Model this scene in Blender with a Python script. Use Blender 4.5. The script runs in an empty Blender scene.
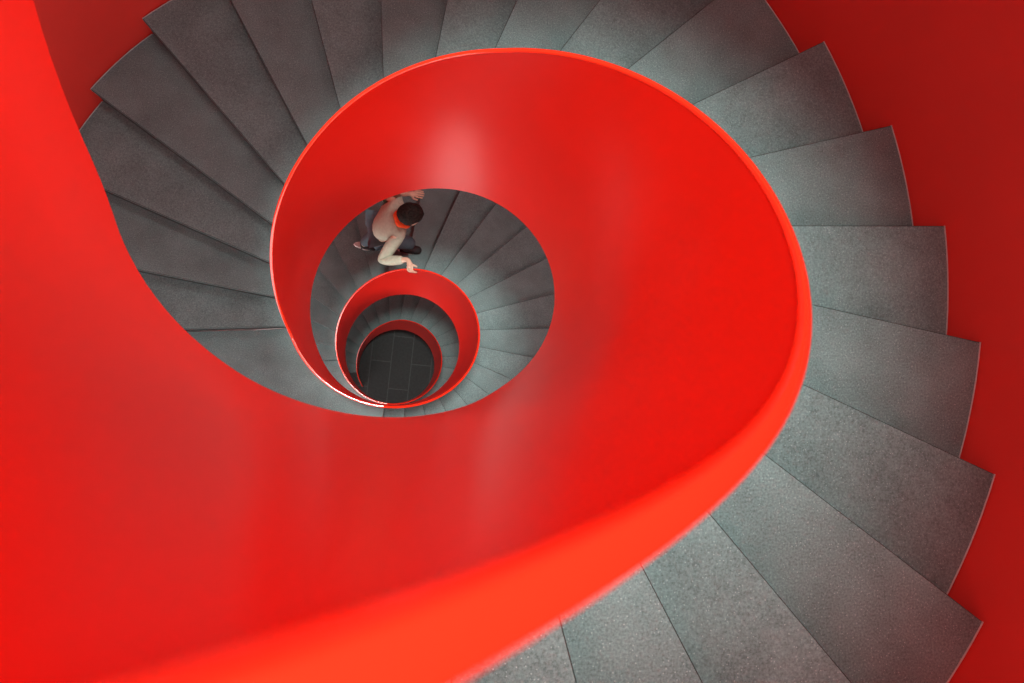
import bpy, bmesh, math, random
from mathutils import Vector, Matrix

random.seed(7)
S = bpy.context.scene
COL = S.collection
PI = math.pi
R2 = math.radians

# ------------------------------------------------------------------ the stair as it is built (metres, degrees)
RISE = 0.17
DPHI = 12.8805            # turn of one step
R_IN = 0.6025             # well-side face of the red guard
T_IN = 0.0115             # guard plate thickness
R_OUT = 2.171             # outer end of the treads
PHI20 = 186.5623          # last nosing above the landing
D20 = 4.8497              # its depth below the camera
E1 = PHI20 + 360 - 22 * DPHI      # nosing at the lower end of a landing
S1 = PHI20 + DPHI                 # start of the level part
STOREY = 23 * RISE
HG = 1.0686               # guard above the nosing line
HB = 0.4203               # guard below the nosing line
SKEW = -3.1385            # nosings are not quite radial
ZF = D20 + RISE + 2 * STOREY      # camera height above the ground floor


def depth(ph):
    k = math.floor((ph - (E1 - 360)) / 360.0)
    q = ph - 360 * k
    d = D20 + (q - PHI20) / DPHI * RISE if q < S1 else D20 + RISE
    return d + k * STOREY


def pol(r, ph, d):
    a = R2(ph)
    return Vector((r * math.cos(a), r * math.sin(a), ZF - d))


# ------------------------------------------------------------------ materials
def mat(name):
    m = bpy.data.materials.new(name)
    m.use_nodes = True
    nt = m.node_tree
    b = nt.nodes['Principled BSDF']
    return m, nt, b


def lk(nt, a, b):
    nt.links.new(a, b)


def noise(nt, scale, detail=3.0, rough=0.5, vec=None):
    n = nt.nodes.new('ShaderNodeTexNoise')
    n.inputs['Scale'].default_value = scale
    n.inputs['Detail'].default_value = detail
    n.inputs['Roughness'].default_value = rough
    if vec is not None:
        lk(nt, vec, n.inputs['Vector'])
    return n


def ramp(nt, fac, stops):
    r = nt.nodes.new('ShaderNodeValToRGB')
    e = r.color_ramp.elements
    while len(e) < len(stops):
        e.new(0.5)
    for i, (p, c) in enumerate(stops):
        e[i].position = p
        e[i].color = (*c, 1)
    lk(nt, fac, r.inputs['Fac'])
    return r


def red_paint(name, col, rough, spec, bump=0.0, coat=0.0, dark=0.93):
    m, nt, b = mat(name)
    g = nt.nodes.new('ShaderNodeNewGeometry')
    n = noise(nt, 1.7, 4, 0.55, g.outputs['Position'])
    c = ramp(nt, n.outputs['Fac'], [(0.35, tuple(x * dark for x in col)), (0.65, col)])
    lk(nt, c.outputs['Color'], b.inputs['Base Color'])
    b.inputs['Roughness'].default_value = rough
    b.inputs['Specular IOR Level'].default_value = spec
    b.inputs['Coat Weight'].default_value = coat
    b.inputs['Coat Roughness'].default_value = 0.12
    n3 = noise(nt, 60, 2, 0.5, g.outputs['Position'])
    bp = nt.nodes.new('ShaderNodeBump')
    bp.inputs['Strength'].default_value = bump
    bp.inputs['Distance'].default_value = 0.002
    lk(nt, n3.outputs['Fac'], bp.inputs['Height'])
    lk(nt, bp.outputs['Normal'], b.inputs['Normal'])
    return m


RED = red_paint('red_satin_paint', (0.60, 0.0095, 0.0035), 0.29, 0.33)
RED_RAIL_LIT = red_paint('red_rail_lit', (0.80, 0.030, 0.010), 0.14, 0.9, 0.0)  # brighter than the guard: light on the top edge put into the colour
RED_WALL = red_paint('red_wall_paint', (0.62, 0.034, 0.024), 0.6, 0.3, 0.05)


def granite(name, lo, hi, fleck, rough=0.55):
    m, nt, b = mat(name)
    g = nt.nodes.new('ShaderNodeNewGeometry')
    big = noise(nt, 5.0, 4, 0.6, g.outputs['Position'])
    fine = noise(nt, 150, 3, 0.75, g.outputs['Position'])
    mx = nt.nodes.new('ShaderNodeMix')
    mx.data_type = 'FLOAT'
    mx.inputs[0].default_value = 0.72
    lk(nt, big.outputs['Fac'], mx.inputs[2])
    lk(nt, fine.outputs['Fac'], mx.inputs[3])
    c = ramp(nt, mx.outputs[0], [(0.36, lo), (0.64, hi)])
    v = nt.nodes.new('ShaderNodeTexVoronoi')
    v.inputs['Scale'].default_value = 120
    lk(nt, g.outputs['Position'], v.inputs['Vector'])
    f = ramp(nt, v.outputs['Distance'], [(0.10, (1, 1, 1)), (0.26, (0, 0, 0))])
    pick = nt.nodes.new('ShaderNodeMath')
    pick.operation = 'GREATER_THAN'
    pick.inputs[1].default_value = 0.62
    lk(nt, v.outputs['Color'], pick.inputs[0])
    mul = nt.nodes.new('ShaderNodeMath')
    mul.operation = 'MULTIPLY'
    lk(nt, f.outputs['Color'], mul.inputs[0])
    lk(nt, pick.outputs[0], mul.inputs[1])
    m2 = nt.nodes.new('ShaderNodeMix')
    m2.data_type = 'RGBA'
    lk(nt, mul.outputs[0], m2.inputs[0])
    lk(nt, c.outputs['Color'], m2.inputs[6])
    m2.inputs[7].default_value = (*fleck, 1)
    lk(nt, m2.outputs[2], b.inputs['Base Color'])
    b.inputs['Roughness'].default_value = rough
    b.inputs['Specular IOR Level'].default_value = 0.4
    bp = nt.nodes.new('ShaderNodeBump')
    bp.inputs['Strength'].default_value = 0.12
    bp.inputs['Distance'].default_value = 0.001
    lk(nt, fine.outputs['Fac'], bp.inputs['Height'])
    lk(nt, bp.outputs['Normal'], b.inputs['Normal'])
    return m


GRANITE = granite('grey_granite', (0.053, 0.090, 0.091), (0.158, 0.248, 0.247), (0.26, 0.36, 0.36))
RISER = granite('riser_stone_nosing_shade', (0.012, 0.016, 0.016), (0.03, 0.04, 0.04), (0.06, 0.08, 0.08), 0.7)  # riser stone, also painted on nosing bevels as a line of shade


def plain(name, col, rough=0.6, spec=0.4, nscale=40, var=0.85):
    m, nt, b = mat(name)
    tc = nt.nodes.new('ShaderNodeTexCoord')
    n = noise(nt, nscale, 3, 0.5, tc.outputs['Object'])
    c = ramp(nt, n.outputs['Fac'], [(0.35, tuple(x * var for x in col)), (0.65, col)])
    lk(nt, c.outputs['Color'], b.inputs['Base Color'])
    b.inputs['Roughness'].default_value = rough
    b.inputs['Specular IOR Level'].default_value = spec
    return m


TRIM = plain('tread_edge_trim', (0.42, 0.44, 0.43), 0.5)
SOFFIT = plain('white_soffit_plaster', (0.80, 0.80, 0.79), 0.7)


def floor_material():
    m, nt, b = mat('ground_floor_tiles')
    g = nt.nodes.new('ShaderNodeNewGeometry')
    mp = nt.nodes.new('ShaderNodeMapping')
    mp.inputs['Rotation'].default_value = (0, 0, R2(96))
    mp.inputs['Location'].default_value = (0.12, 0.05, 0)
    lk(nt, g.outputs['Position'], mp.inputs['Vector'])
    br = nt.nodes.new('ShaderNodeTexBrick')
    br.offset = 0.5
    br.inputs['Color1'].default_value = (0.060, 0.064, 0.064, 1)
    br.inputs['Color2'].default_value = (0.068, 0.072, 0.072, 1)
    br.inputs['Mortar'].default_value = (0.10, 0.107, 0.107, 1)
    br.inputs['Scale'].default_value = 1.0
    br.inputs['Mortar Size'].default_value = 0.010
    br.inputs['Mortar Smooth'].default_value = 0.3
    br.inputs['Brick Width'].default_value = 0.95
    br.inputs['Row Height'].default_value = 0.36
    lk(nt, mp.outputs['Vector'], br.inputs['Vector'])
    n = noise(nt, 25, 4, 0.6, g.outputs['Position'])
    mx = nt.nodes.new('ShaderNodeMix')
    mx.data_type = 'RGBA'
    mx.blend_type = 'MULTIPLY'
    mx.inputs[0].default_value = 0.5
    lk(nt, br.outputs['Color'], mx.inputs[6])
    lk(nt, n.outputs['Fac'], mx.inputs[7])
    lk(nt, mx.outputs[2], b.inputs['Base Color'])
    b.inputs['Roughness'].default_value = 0.75
    b.inputs['Specular IOR Level'].default_value = 0.15
    return m


FLOOR = floor_material()


# ------------------------------------------------------------------ object helpers
def tag(o, label=None, cat=None, group=None, kind=None):
    if label:
        o['label'] = label
    if cat:
        o['category'] = cat
    if group:
        o['group'] = group
    if kind:
        o['kind'] = kind
    return o


def link(name, bm, m, parent=None, smooth=False, loc=None):
    me = bpy.data.meshes.new(name)
    bmesh.ops.recalc_face_normals(bm, faces=bm.faces[:])
    bm.to_mesh(me)
    bm.free()
    me.materials.append(m)
    if smooth:
        for p in me.polygons:
            p.use_smooth = True
    o = bpy.data.objects.new(name, me)
    COL.objects.link(o)
    if loc is not None:
        me.transform(Matrix.Translation(-Vector(loc)))
        o.location = loc
    if parent is not None:
        o.parent = parent
        o.location = Vector(o.location) - Vector(parent.location)
    return o


def empty(name, loc):
    o = bpy.data.objects.new(name, None)
    o.empty_display_size = 0.1
    o.location = loc
    COL.objects.link(o)
    return o


def sweep(profile_at, phis, closed_profile=True, caps=True):
    """profile_at(phi) -> list of world points; joined ring to ring."""
    bm = bmesh.new()
    rings = []
    for ph in phis:
        rings.append([bm.verts.new(p) for p in profile_at(ph)])
    n = len(rings[0])
    for a, b in zip(rings[:-1], rings[1:]):
        for i in range(n if closed_profile else n - 1):
            j = (i + 1) % n
            bm.faces.new((a[i], a[j], b[j], b[i]))
    if caps and closed_profile:
        bm.faces.new(rings[0])
        bm.faces.new(rings[-1])
    return bm


def frange(a, b, step):
    n = max(1, int(math.ceil(abs(b - a) / step)))
    return [a + (b - a) * i / n for i in range(n + 1)]


def smooth_by_angle(o, deg=35):
    me = o.data
    bm = bmesh.new()
    bm.from_mesh(me)
    for e in bm.edges:
        e.smooth = len(e.link_faces) == 2 and e.calc_face_angle(0) < R2(deg)
    for f in bm.faces:
        f.smooth = True
    bm.to_mesh(me)
    bm.free()


# ------------------------------------------------------------------ setting: floor and round outer wall
bm = bmesh.new()
bmesh.ops.create_circle(bm, cap_ends=True, segments=96, radius=2.6)
bmesh.ops.solidify(bm, geom=bm.faces[:], thickness=0.12)
zt = max(v.co.z for v in bm.verts)
for v in bm.verts:
    v.co.z -= zt
tag(link('floor', bm, FLOOR), kind='structure')

R_WALL = R_OUT + 0.012
WALL_TOP = ZF + 4.3


def wall_prof(ph):
    a = R2(ph)
    c, s = math.cos(a), math.sin(a)
    return [Vector((R_WALL * c, R_WALL * s, 0)), Vector((R_WALL * c, R_WALL * s, WALL_TOP)),
            Vector(((R_WALL + 0.15) * c, (R_WALL + 0.15) * s, WALL_TOP)), Vector(((R_WALL + 0.15) * c, (R_WALL + 0.15) * s, 0))]


bm = sweep(wall_prof, frange(0, 360, 2.5), caps=False)
bmesh.ops.remove_doubles(bm, verts=bm.verts[:], dist=1e-4)
o = link('wall_outer', bm, RED_WALL)
smooth_by_angle(o)
tag(o, kind='structure')

# ------------------------------------------------------------------ the continuous red guard
L0_SHIFT = [(-176, 0), (-172, 0), (-168,-.005), (-164, -.022), (-160.6, -.075), (-154, -.09), (-148, -.10), (-133, -.13), (-124, -.16), (-116, -.22), (-108, -.27),
            (-100, -.33), (-94, -.36), (-87, -.285), (-82.7, -.20), (-76, -.15), (-66, 0), (-60, 0)]


def low_edge(ph):
    return sum(low_raw(ph + o) for o in (-5, -3, -1, 1, 3, 5)) / 6


def low_raw(ph):
    d = depth(ph) + HB
    if -176 < ph < -60:
        for (a, x), (b, y) in zip(L0_SHIFT[:-1], L0_SHIFT[1:]):
            if a <= ph <= b:
                t = (ph - a) / (b - a)
                d += x + (y - x) * t
                break
    return min(d, ZF - 0.002)


TOP_SHIFT = [(-400, 0), (60, 0), (95, -.04), (126, -.07), (143, -.10), (157, -.12), (173, -.11), (186, -.07), (199, 0),
             (720, 0), (799, .12), (825, .30), (850, .45), (891, .55), (932, .60), (960, .60)]


def top_edge(ph):
    d = sum(depth(ph + o) for o in (-3, -1.5, 0, 1.5, 3)) / 5 - HG
    if abs(ph - E1) < 4 or abs(ph - E1 + 360) < 4 or abs(ph - E1 - 360) < 4:
        d = depth(ph) - HG                      # crisp break where a landing ends
    for (a, x), (b, y) in zip(TOP_SHIFT[:-1], TOP_SHIFT[1:]):
        if a <= ph <= b:
            return d + x + (y - x) * (ph - a) / (b - a)
    return d


def panel_prof(ph):
    top = top_edge(ph) + 0.012
    bot = low_edge(ph)
    return [pol(R_IN, ph, top), pol(R_IN + T_IN, ph, top), pol(R_IN + T_IN, ph, bot), pol(R_IN, ph, bot)]


def rail_prof(ph):
    d = top_edge(ph)
    b = 0.0018
    ri, ro = R_IN - 0.0008, R_IN + T_IN + 0.0008
    return [pol(ri, ph, d + 0.0125), pol(ri, ph, d + b), pol(ri + b * .35, ph, d + b * .35), pol(ri + b, ph, d),
            pol(ro - b, ph, d), pol(ro - b * .35, ph, d + b * .35), pol(ro, ph, d + b), pol(ro, ph, d + 0.0125)]


GUARD_END = S1 + 720 + 12
guard = empty('spiral_balustrade', (0, 0, 0))
tag(guard, 'continuous glossy red solid balustrade winding down around the open round stairwell', 'balustrade')
L_END = E1 - 360                                   # lower nosing of the camera's landing
cuts = [-268, S1 - 360, L_END, S1, E1, S1 + 360, E1 + 360, GUARD_END]
for a, b in zip(cuts[:-1], cuts[1:]):
    phis = frange(a, b, 1.0)
    o = link('guard_panel', sweep(panel_prof, phis), RED, guard)
    smooth_by_angle(o)
    r = link('top_rail', sweep(rail_prof, phis), RED_RAIL_LIT, guard)
    smooth_by_angle(r, 60)
    r['label'] = 'rounded orange-red top edge, its extra light painted in'


# ------------------------------------------------------------------ flights and landings
R_T0 = R_IN + T_IN + 0.001
NOSE = 0.006
SLAB = 0.032


def ang_at(r, ph):
    """angle of the point at radius r on the straight nosing line of angle ph."""
    a = pol(R_IN, ph, 0)
    b = pol(R_OUT, ph + SKEW, 0)
    lo, hi = 0.0, 1.0
    for _ in range(40):
        t = (lo + hi) / 2
        p = a.lerp(b, t)
        if math.hypot(p.x, p.y) < r:
            lo = t
        else:
            hi = t
    p = a.lerp(b, t)
    return math.degrees(math.atan2(p.y, p.x))


def unwrap(a, ref):
    while a - ref > 180:
        a -= 360
    while a - ref < -180:
        a += 360
    return a


def sector(ph_front, ph_back, d_top, thick, r0, r1, back_ext=0.0, front_ext=0.0, bevel=0.0):
    """slab between two nosing lines; front = downhill (larger angle)."""
    f0 = unwrap(ang_at(r0, ph_front), ph_front); f1 = unwrap(ang_at(r1, ph_front), ph_front)
    b0 = unwrap(ang_at(r0, ph_back), ph_back); b1 = unwrap(ang_at(r1, ph_back), ph_back)
    f0 += math.degrees(front_ext / r0); f1 += math.degrees(front_ext / r1)
    b0 -= math.degrees(back_ext / r0); b1 -= math.degrees(back_ext / r1)
    n = max(2, int(abs(f1 - b1) / 2.0))
    outer = [pol(r1, b1 + (f1 - b1) * i / n, d_top) for i in range(n + 1)]
    inner = [pol(r0, b0 + (f0 - b0) * i / n, d_top) for i in range(n + 1)]
    bm = bmesh.new()
    top = [bm.verts.new(p) for p in inner + outer[::-1]]
    dn = [bm.verts.new(p - Vector((0, 0, thick))) for p in inner + outer[::-1]]
    m = len(top)
    q = n + 1
    for i in range(n):
        a, b, c, d = i, i + 1, m - 2 - i, m - 1 - i
        bm.faces.new((top[a], top[b], top[c], top[d]))
        bm.faces.new((dn[d], dn[c], dn[b], dn[a]))
    side_front = bm.faces.new((top[q - 1], dn[q - 1], dn[q], top[q]))
    bm.faces.new((top[m - 1], dn[m - 1], dn[0], top[0]))
    for i in list(range(0, q - 1)) + list(range(q, m - 1)):
        bm.faces.new((top[i], dn[i], dn[i + 1], top[i + 1]))
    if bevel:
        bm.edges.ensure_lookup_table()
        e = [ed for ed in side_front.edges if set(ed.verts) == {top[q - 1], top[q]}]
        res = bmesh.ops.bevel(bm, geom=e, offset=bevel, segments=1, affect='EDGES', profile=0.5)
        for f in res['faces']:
            f.material_index = 1  # dark bevel face: painted shade line along the nosing
    return bm


def trim_strip(ph_front, ph_back, d_top):
    f = unwrap(ang_at(R_OUT, ph_front), ph_front)
    b = unwrap(ang_at(R_OUT, ph_back), ph_back)

    def prof(a):
        return [pol(R_OUT, a, d_top - 0.001), pol(R_OUT + 0.005, a, d_top - 0.001), pol(R_OUT + 0.005, a, d_top + SLAB), pol(R_OUT, a, d_top + SLAB)]
    return sweep(prof, frange(b, f, 2.0))


def riser_bm(ph, d_top, d_bot):
    """upright dark stone under a nosing, set back uphill."""
    a0 = unwrap(ang_at(R_T0, ph), ph) - math.degrees(NOSE / R_T0)
    a1 = unwrap(ang_at(R_OUT, ph), ph) - math.degrees(NOSE / R_OUT)
    p0, p1 = pol(R_T0, a0, 0), pol(R_OUT, a1, 0)
    w = (p1 - p0).normalized()
    nrm = Vector((w.y, -w.x, 0))          # uphill
    bm = bmesh.new()
    vs = []
    for d in (d_top, d_bot):
        for p in (p0, p1, p1 + nrm * 0.012, p0 + nrm * 0.012):
            vs.append(bm.verts.new((p.x, p.y, ZF - d)))
    for i in range(4):
        j = (i + 1) % 4
        bm.faces.new((vs[i], vs[j], vs[4 + j], vs[4 + i]))
    bm.faces.new(vs[:4]); bm.faces.new(vs[4:])
    return bm


def soffit_bm(a, b):
    def prof(ph):
        d0 = depth(ph) + 0.26
        r1 = R_WALL - 0.003
        return [pol(R_T0, ph, d0), pol(r1, ph, d0), pol(r1, ph, d0 + 0.02), pol(R_T0, ph, d0 + 0.02)]
    return sweep(prof, frange(a, b, 4.0))


def flight(level, label):
    """level 0 = the flight leaving the camera's landing, 1 and 2 below it."""
    base = PHI20 + 360 * level
    d_end = D20 + STOREY * level
    t = empty('stair_flight', pol(1.3, base, d_end + RISE))
    tag(t, label, 'stairs', 'flights of the spiral stair')
    for i in range(22):
        ph = base - DPHI * (21 - i) + DPHI * 0      # nosing of tread i
        d = d_end - RISE * (21 - i)
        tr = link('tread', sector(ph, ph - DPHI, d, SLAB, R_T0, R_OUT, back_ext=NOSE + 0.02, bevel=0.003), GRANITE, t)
        tr.data.materials.append(RISER)  # second slot holds the painted shade of the nosing bevel
        ed = link('edge_trim', trim_strip(ph, ph - DPHI, d), TRIM)
        ed.parent = tr
        ed.location = Vector((0, 0, 0)) - Vector(t.location)
        tr.location = -Vector(t.location)
        ed.location = (0, 0, 0)
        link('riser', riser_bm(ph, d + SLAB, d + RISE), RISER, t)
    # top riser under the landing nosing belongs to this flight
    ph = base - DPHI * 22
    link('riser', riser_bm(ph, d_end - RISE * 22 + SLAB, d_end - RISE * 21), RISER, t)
    link('soffit', soffit_bm(ph + 1, base - 2), SOFFIT, t)
    return t


def landing(level, label):
    """landing at the foot of flight(level); level -1 is the camera's own."""
    d = D20 + RISE + STOREY * level
    a = PHI20 + 360 * level
    b = E1 + 360 * level
    t = empty('stair_landing', pol(1.3, (a + b) / 2, d))
    tag(t, label, 'landing', 'landings of the spiral stair')
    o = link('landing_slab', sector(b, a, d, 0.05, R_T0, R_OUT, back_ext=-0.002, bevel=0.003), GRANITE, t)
    o.data.materials.append(RISER)  # same painted shade on the landing's bevel
    tr = link('edge_trim', trim_strip(b, a, d), TRIM, t)

    def prof(ph):
        d0 = d + 0.055
        r1 = R_WALL - 0.003
        return [pol(R_T0, ph, d0), pol(r1, ph, d0), pol(r1, ph, d0 + 0.02), pol(R_T0, ph, d0 + 0.02)]
    link('soffit', sweep(prof, frange(a + 1.5, b - 3, 3.0)), SOFFIT, t)
    return t


flight(0, 'uppermost grey granite flight curving from lower right over the top to the left')
flight(1, 'middle grey granite flight seen through the well, with the person climbing it')
flight(2, 'lowest and smallest grey granite flight, just above the dark ground floor')
landing(-1, 'nearest granite landing, outside the large red balustrade face at the lower left')
landing(0, 'grey granite landing left of the well, below the last tread of the uppermost flight')
landing(1, 'deepest granite landing at the foot of the middle flight, behind small red guard')

# flight above the camera: its underside only
up = empty('stair_flight', pol(1.3, PHI20 - 360, depth(PHI20 - 360)))
tag(up, 'overhead flight with white plaster underside, above the nearest part of the red balustrade', 'stairs', 'flights of the spiral stair')
so = link('soffit', soffit_bm(L_END - 360 - 40, PHI20 - 362), SOFFIT, up)

# ------------------------------------------------------------------ the climbing person
SKIN = plain('skin', (0.58, 0.40, 0.29), 0.5)
SHIRT = plain('beige_cotton', (0.42, 0.46, 0.36), 0.85, 0.2)
TROUSER = plain('grey_blue_denim', (0.085, 0.13, 0.155), 0.85, 0.2)
HAIR = plain('dark_brown_hair', (0.022, 0.018, 0.015), 0.8, 0.12, 60, 0.3)
ORANGE = plain('orange_cloth', (0.80, 0.11, 0.03), 0.8, 0.2)
SHOE = plain('black_shoe_fabric', (0.02, 0.02, 0.022), 0.6)
SOLE = plain('white_rubber', (0.7, 0.7, 0.68), 0.6)
EYEM = plain('eye_dark', (0.03, 0.02, 0.015), 0.2, 0.6)


def skin_mesh(name, verts, edges, radii, m, root=0, sub=2, parent=None, origin=None):
    me = bpy.data.meshes.new(name)
    me.from_pydata([tuple(v) for v in verts], edges, [])
    o = bpy.data.objects.new(name, me)
    COL.objects.link(o)
    md = o.modifiers.new('skin', 'SKIN')
    md.use_smooth_shade = True
    sv = me.skin_vertices[0].data
    for i, r in enumerate(radii):
        sv[i].radius = r if isinstance(r, tuple) else (r, r)
        sv[i].use_root = (i == root)
    o.modifiers.new('sub', 'SUBSURF').levels = sub
    dg = bpy.context.evaluated_depsgraph_get()
    new = bpy.data.meshes.new_from_object(o.evaluated_get(dg))
    bpy.data.objects.remove(o)
    bpy.data.meshes.remove(me)
    new.name = name
    new.materials.clear()
    new.materials.append(m)
    for p in new.polygons:
        p.use_smooth = True
        p.material_index = 0
    o = bpy.data.objects.new(name, new)
    COL.objects.link(o)
    if origin is not None:
        new.transform(Matrix.Translation(-Vector(origin)))
        o.location = origin
    if parent is not None:
        o.parent = parent
        o.location = -Vector(parent.location) if origin is None else Vector(origin) - Vector(parent.location)
    return o


def W(x, y, z):
    return Vector((x, y, ZF + z))


class Net:
    def __init__(s):
        s.v, s.e, s.r = [], [], []

    def add(s, p, r, link_to=None):
        s.v.append(Vector(p)); s.r.append(r)
        i = len(s.v) - 1
        if link_to is not None:
            s.e.append((link_to, i))
        return i

    def chain(s, start, pts):
        for p, r in pts:
            start = s.add(p, r, start)
        return start


ANK_R, ANK_L = W(.10, 1.01, -7.305), W(-.345, 1.105, -7.615)
KNE_R, KNE_L = W(.14, .985, -6.94), W(-.20, 1.12, -7.17)
HIP_R, HIP_L = W(-.13, .965, -6.76), W(-.15, 1.145, -6.76)
PEL = W(-.15, 1.055, -6.70)
SH_R, SH_L = W(.0, .875, -6.31), W(-.01, 1.215, -6.31)
EL_R, EL_L = W(-.13, .70, -6.46), W(-.13, 1.335, -6.50)
rail_ph = 77.0
rail_d = depth(rail_ph + 360) - HG
RC = R_IN + T_IN / 2
er = Vector((math.cos(R2(rail_ph)), math.sin(R2(rail_ph)), 0))
slope = RISE / (DPHI * PI / 180 * R_IN)
et = Vector((er.y, -er.x, slope)).normalized()      # uphill along the rail
top = Vector((er.x * RC, er.y * RC, ZF - rail_d))
up_n = er.cross(et) * -1
if up_n.z < 0:
    up_n = -up_n
WR_R = top + er * 0.075 - et * 0.03 + up_n * 0.035
WR_L = W(.10, 1.335, -6.46)

b = Net()
pel = b.add(PEL, (0.095, 0.08))
wst = b.add(W(-.10, 1.05, -6.56), (0.095, 0.075), pel)
chs = b.add(W(-.035, 1.045, -6.42), (0.095, 0.072), wst)
nb = b.add(W(.035, 1.04, -6.25), (0.056, 0.052), chs)
nk = b.add(W(.075, 1.035, -6.18), 0.052, nb)
jw = b.add(W(.115, 1.03, -6.10), (0.072, 0.078), nk)
hd = b.add(W(.130, 1.028, -6.03), (0.078, 0.092), jw)
ht = b.add(W(.135, 1.026, -5.955), (0.055, 0.065), hd)
ns = b.add(W(.228, 1.018, -6.065), 0.012, hd)
for s_ in (-1, 1):
    b.add(W(.118, 1.028 + s_ * .088, -6.055), 0.015, hd)
hl = {}
for s_, hip, kne, ank, toe in ((-1, HIP_R, KNE_R, ANK_R, W(.205, 1.005, -7.365)), (1, HIP_L, KNE_L, ANK_L, W(-.225, 1.10, -7.70))):
    h_ = b.add(hip, 0.066, pel)
    m_ = b.add(hip.lerp(kne, .5), 0.058, h_)
    k_ = b.add(kne, 0.046, m_)
    c_ = b.add(kne.lerp(ank, .4), 0.042, k_)
    a_ = b.add(ank, 0.034, c_)
    b.add(ank.lerp(toe, .6), 0.016, a_)
for sh, el, wr in ((SH_R, EL_R, WR_R), (SH_L, EL_L, WR_L)):
    s0 = b.add(sh, 0.042, chs)
    m0 = b.add(sh.lerp(el, .5), 0.036, s0)
    e0 = b.add(el, 0.034, m0)
    f0 = b.add(el.lerp(wr, .5), 0.031, e0)
    w0 = b.add(wr, (0.024, 0.024), f0)
    if sh is SH_R:          # hand closed over the rail
        p0 = b.add(top + er * 0.030 + up_n * 0.026, (0.022, 0.018), w0)
        for q, (off, ln) in enumerate(((-.033, .034), (-.011, .042), (.011, .044), (.032, .040))):
            base = top + et * off
            b.chain(p0, [(base + er * 0.008 + up_n * 0.020, 0.0095), (base - er * 0.018 + up_n * 0.008, 0.0088),
                         (base - er * 0.020 - up_n * (ln * .6), 0.0080), (base - er * 0.017 - up_n * (ln * 1.2), 0.0068)])
        b.chain(p0, [(top + er * 0.030 + et * 0.040 + up_n * 0.012, 0.0105), (top + er * 0.022 + et * 0.055 - up_n * 0.018, 0.0085)])
    else:                   # relaxed hand swinging forward
        fw = (wr - el).normalized()
        sd = Vector((0, 0, 1)).cross(fw).normalized()
        dn = fw.cross(sd).normalized() * -1
        p0 = b.add(wr + fw * 0.045, (0.022, 0.018), w0)
        for off, ln in ((-.030, .060), (-.010, .074), (.010, .078), (.029, .070)):
            base = wr + fw * 0.088 + sd * off
            b.chain(p0, [(base, 0.0095), (base + fw * ln * .5 + dn * .012, 0.0085), (base + fw * ln * .85 + dn * .038, 0.0070)])
        b.chain(p0, [(wr + fw * 0.055 - sd * 0.042 + dn * 0.012, 0.0105), (wr + fw * 0.098 - sd * 0.052 + dn * 0.026, 0.0085)])
feet = W(-.08, 1.05, -7.40)
person = skin_mesh('person', b.v, b.e, b.r, SKIN, 0, 2, None, feet)
tag(person, 'person in beige top and grey trousers climbing the middle flight, hand on red rail', 'person')

# clothing: beige long-sleeved top
c = Net()
p = c.add(W(-.145, 1.055, -6.69), (0.145, 0.118))
w_ = c.add(W(-.10, 1.05, -6.56), (0.145, 0.118), p)
ch = c.add(W(-.03, 1.045, -6.40), (0.162, 0.122), w_)
n_ = c.add(W(.03, 1.04, -6.27), (0.098, 0.085), ch)
for sh, el, wr in ((SH_R, EL_R, WR_R), (SH_L, EL_L, WR_L)):
    s0 = c.add(sh, 0.076, ch)
    c.chain(s0, [(sh.lerp(el, .5), 0.062), (el, 0.055), (el.lerp(wr, .5), 0.048), (el.lerp(wr, .84), 0.038)])
skin_mesh('shirt', c.v, c.e, c.r, SHIRT, 0, 2, person)
# trousers
c = Net()
p = c.add(W(-.155, 1.055, -6.72), (0.138, 0.118))
for hip, kne, ank in ((HIP_R, KNE_R, ANK_R), (HIP_L, KNE_L, ANK_L)):
    h0 = c.add(hip, 0.100, p)
    c.chain(h0, [(hip.lerp(kne, .5), 0.086), (kne, 0.072), (kne.lerp(ank, .45), 0.068), (kne.lerp(ank, .9), 0.054)])
skin_mesh('trousers', c.v, c.e, c.r, TROUSER, 0, 2, person)


def shoe(ank, toe_dir, pitch):
    f = Vector((math.cos(pitch) * toe_dir[0], math.cos(pitch) * toe_dir[1], math.sin(pitch)))
    s = Vector((0, 0, 1)).cross(f).normalized()
    u = f.cross(s).normalized()
    n = Net()
    heel = ank - f * .035 - u * .040
    i = n.add(heel, (0.048, 0.040))
    n.chain(i, [(ank + f * .04 - u * .040, (0.050, 0.044)), (ank + f * .11 - u * .046, (0.052, 0.036)), (ank + f * .19 - u * .052, (0.046, 0.028))])
    n.add(ank + u * .015, 0.046, i)
    o = skin_mesh('shoe', n.v, n.e, n.r, SHOE, 0, 2, person)
    bm = bmesh.new()
    ring = []
    for q in range(20):
        a = 2 * PI * q / 20
        x = math.cos(a); y = math.sin(a)
        wd = 0.046 * (1.0 if x > -.2 else .86)
        ring.append(ank + f * (.055 + x * .125) + s * (y * wd) - u * .082)
    up_r = [bm.verts.new(v + u * .016) for v in ring]
    dn_r = [bm.verts.new(v) for v in ring]
    bm.faces.new(up_r); bm.faces.new(dn_r[::-1])
    for q in range(20):
        bm.faces.new((up_r[q], dn_r[q], dn_r[(q + 1) % 20], up_r[(q + 1) % 20]))
    so = link('sole', bm, SOLE)
    so.parent = o
    so['label'] = 'white rubber sole'
    return o


shoe(W(.09, 1.01, -7.316), (1, -.05), 0)
shoe(W(-.345, 1.105, -7.60), (1, -.05), R2(-24))

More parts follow.
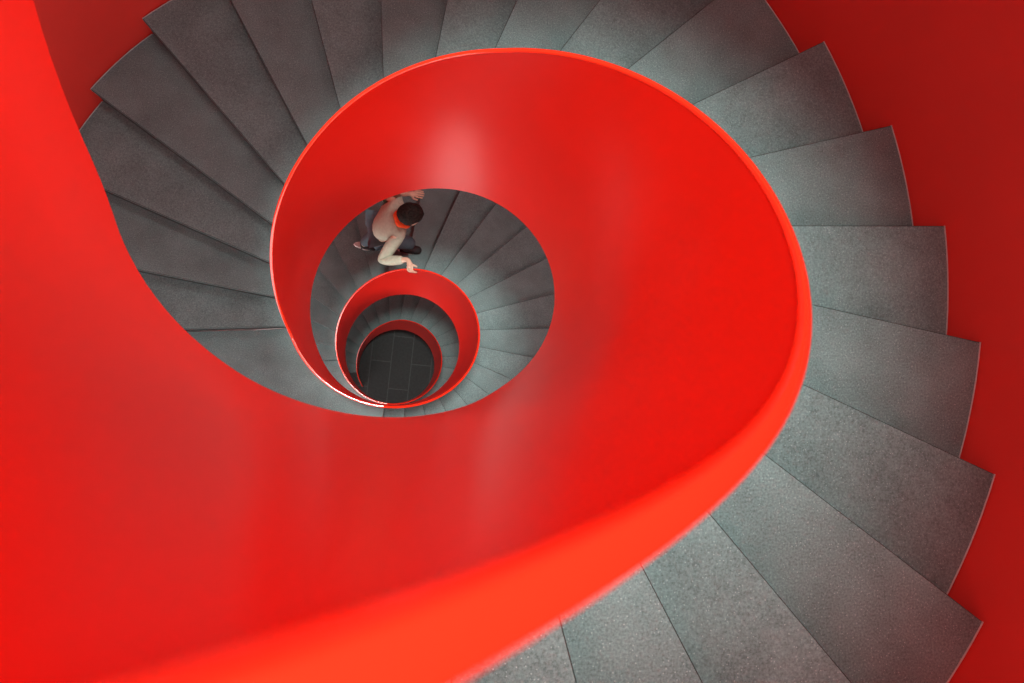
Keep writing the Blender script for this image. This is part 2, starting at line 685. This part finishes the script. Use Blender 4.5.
# hair cap with a tied tail, scarf, eyes
bm = bmesh.new()
bmesh.ops.create_icosphere(bm, subdivisions=3, radius=1)
hc = W(.122, 1.028, -6.015)
tilt = Matrix.Rotation(R2(18), 3, 'Y')
for v in list(bm.verts):
    q = v.co.copy()
    if (q.x > .25 and q.z < .35) or q.z < -.72:
        v.tag = True
kill = [v for v in bm.verts if v.tag]
bmesh.ops.delete(bm, geom=kill, context='VERTS')
for v in bm.verts:
    q = v.co
    wob = 1 + 0.025 * math.sin(23 * q.y + 9 * q.z) + 0.02 * math.sin(31 * q.x + 5)
    q = Vector((q.x * .118, q.y * .100, q.z * .112)) * wob
    v.co = tilt @ q + hc
bmesh.ops.solidify(bm, geom=bm.faces[:], thickness=0.014)
link('hair', bm, HAIR, person, True).location = -Vector(person.location)
bm = bmesh.new()
sc = W(.062, 1.037, -6.205)
ax = Vector((.45, 0, .9)).normalized()
sx = ax.cross(Vector((0, 1, 0))).normalized(); sy = Vector((0, 1, 0))
NR, NS = 28, 10
vr = []
for i in range(NR):
    a = 2 * PI * i / NR
    dirv = sx * math.cos(a) + sy * math.sin(a)
    cc = sc + dirv * 0.068
    rad = 0.024 + 0.005 * math.sin(5 * a)
    vr.append([bm.verts.new(cc + dirv * (rad * math.cos(2 * PI * j / NS)) + ax * (rad * math.sin(2 * PI * j / NS))) for j in range(NS)])
for i in range(NR):
    for j in range(NS):
        bm.faces.new((vr[i][j], vr[(i + 1) % NR][j], vr[(i + 1) % NR][(j + 1) % NS], vr[i][(j + 1) % NS]))
o = link('scarf', bm, ORANGE, person, True)
o['label'] = 'orange scarf'
for s_ in (-1, 1):
    bm = bmesh.new()
    bmesh.ops.create_uvsphere(bm, u_segments=10, v_segments=8, radius=0.011)
    bmesh.ops.translate(bm, verts=bm.verts[:], vec=W(.205, 1.024 + s_ * .033, -6.035))
    link('eye', bm, EYEM, person, True)
bm = bmesh.new()
bmesh.ops.create_uvsphere(bm, u_segments=10, v_segments=8, radius=1)
for v in bm.verts:
    v.co = Vector((v.co.x * .008, v.co.y * .024, v.co.z * .006)) + W(.198, 1.02, -6.10)
link('mouth', bm, plain('lip_colour', (0.45, 0.16, 0.13), 0.5), person, True)

# ------------------------------------------------------------------ light
w = bpy.data.worlds.new('overcast')
S.world = w
w.use_nodes = True
bg = w.node_tree.nodes['Background']
bg.inputs['Color'].default_value = (0.93, 1.0, 0.97, 1)
bg.inputs['Strength'].default_value = 0.5


def area(name, loc, aim, sx, sy, power, col=(1, 1, 1)):
    l = bpy.data.lights.new(name, 'AREA')
    l.shape = 'RECTANGLE'
    l.size, l.size_y = sx, sy
    l.energy = power
    l.color = col
    o = bpy.data.objects.new(name, l)
    o.location = loc
    o.rotation_euler = (Vector(aim) - Vector(loc)).to_track_quat('-Z', 'Z').to_euler()
    COL.objects.link(o)
    return o


MID = (S1 + E1) / 2
for lv, pw in ((-1, 20), (0, 56), (1, 125), (2, 34)):
    d = D20 + RISE + STOREY * lv
    area('doorway_light', pol(2.05, MID, d - 1.25), pol(0, MID, d - 1.25), 2.1, 2.3, pw, (1.0, 0.98, 0.96))
sk = area('skylight', (-0.45, -0.25, ZF + 5.2), (-0.45, -0.25, 0), 1.0, 1.0, 1230, (0.91, 1.0, 0.94))
sk.data.shape = 'DISK'
for lv, ph, pw in ((-1, -48, 8), (-1, 48, 10), (-1, 115, 20), (0, -48, 21), (0, 48, 26), (1, -48, 6), (1, 48, 3), (1, 110, 5)):  # added fill lamps under the flights, there to brighten the treads
    d = depth(ph + 360 * lv) + 0.55
    area('tread_fill_light', pol(1.4, ph, d), pol(1.3, ph + 50, d + 0.66 + 0.9), 0.7, 0.35, pw, (1.0, 0.965, 0.95))
wl = area('left_guard_fill', pol(2.08, 25, 0.45), pol(0.6, -178, 1.05), 0.5, 0.5, 5.5, (1.0, 0.98, 0.96))  # added unseen lamp that brightens the left red guard
wl.data.spread = R2(50)
for i in range(6):  # added discs giving the landing rail below its white highlight
    d = D20 + RISE - STOREY + 0.085
    a = -158 + 11.6 * i
    sp = area('rail_highlight_fill', pol(0.79, a, d), pol(0.79, a, d + 1), 0.32, 0.32, 1.2, (0.97, 1.0, 0.98))
    sp.data.shape = 'DISK'

# ------------------------------------------------------------------ camera
cam = bpy.data.cameras.new('camera')
co = bpy.data.objects.new('camera', cam)
COL.objects.link(co)
S.camera = co
F = 705.2695
nx, ny = 391.1317, 400.9881
dv = Vector(((nx - 512) / F, -(ny - 341.5) / F, -1)).normalized()
M = Vector((0, 0, -1)).rotation_difference(dv).to_matrix()      # world -> camera
mw = M.transposed().to_4x4()
mw.translation = Vector((-0.0317805, -0.5735013, ZF))
co.matrix_world = mw
cam.sensor_fit = 'HORIZONTAL'
cam.sensor_width = 36
cam.lens = F * 36 / 1024
cam.clip_start = 0.01
cam.dof.use_dof = True
cam.dof.focus_distance = 4.0
cam.dof.aperture_fstop = 8.0

S.view_settings.view_transform = 'Standard'
S.view_settings.look = 'None'
S.view_settings.exposure = 0
S.cycles.max_bounces = 12
S.cycles.diffuse_bounces = 6
S.cycles.glossy_bounces = 5
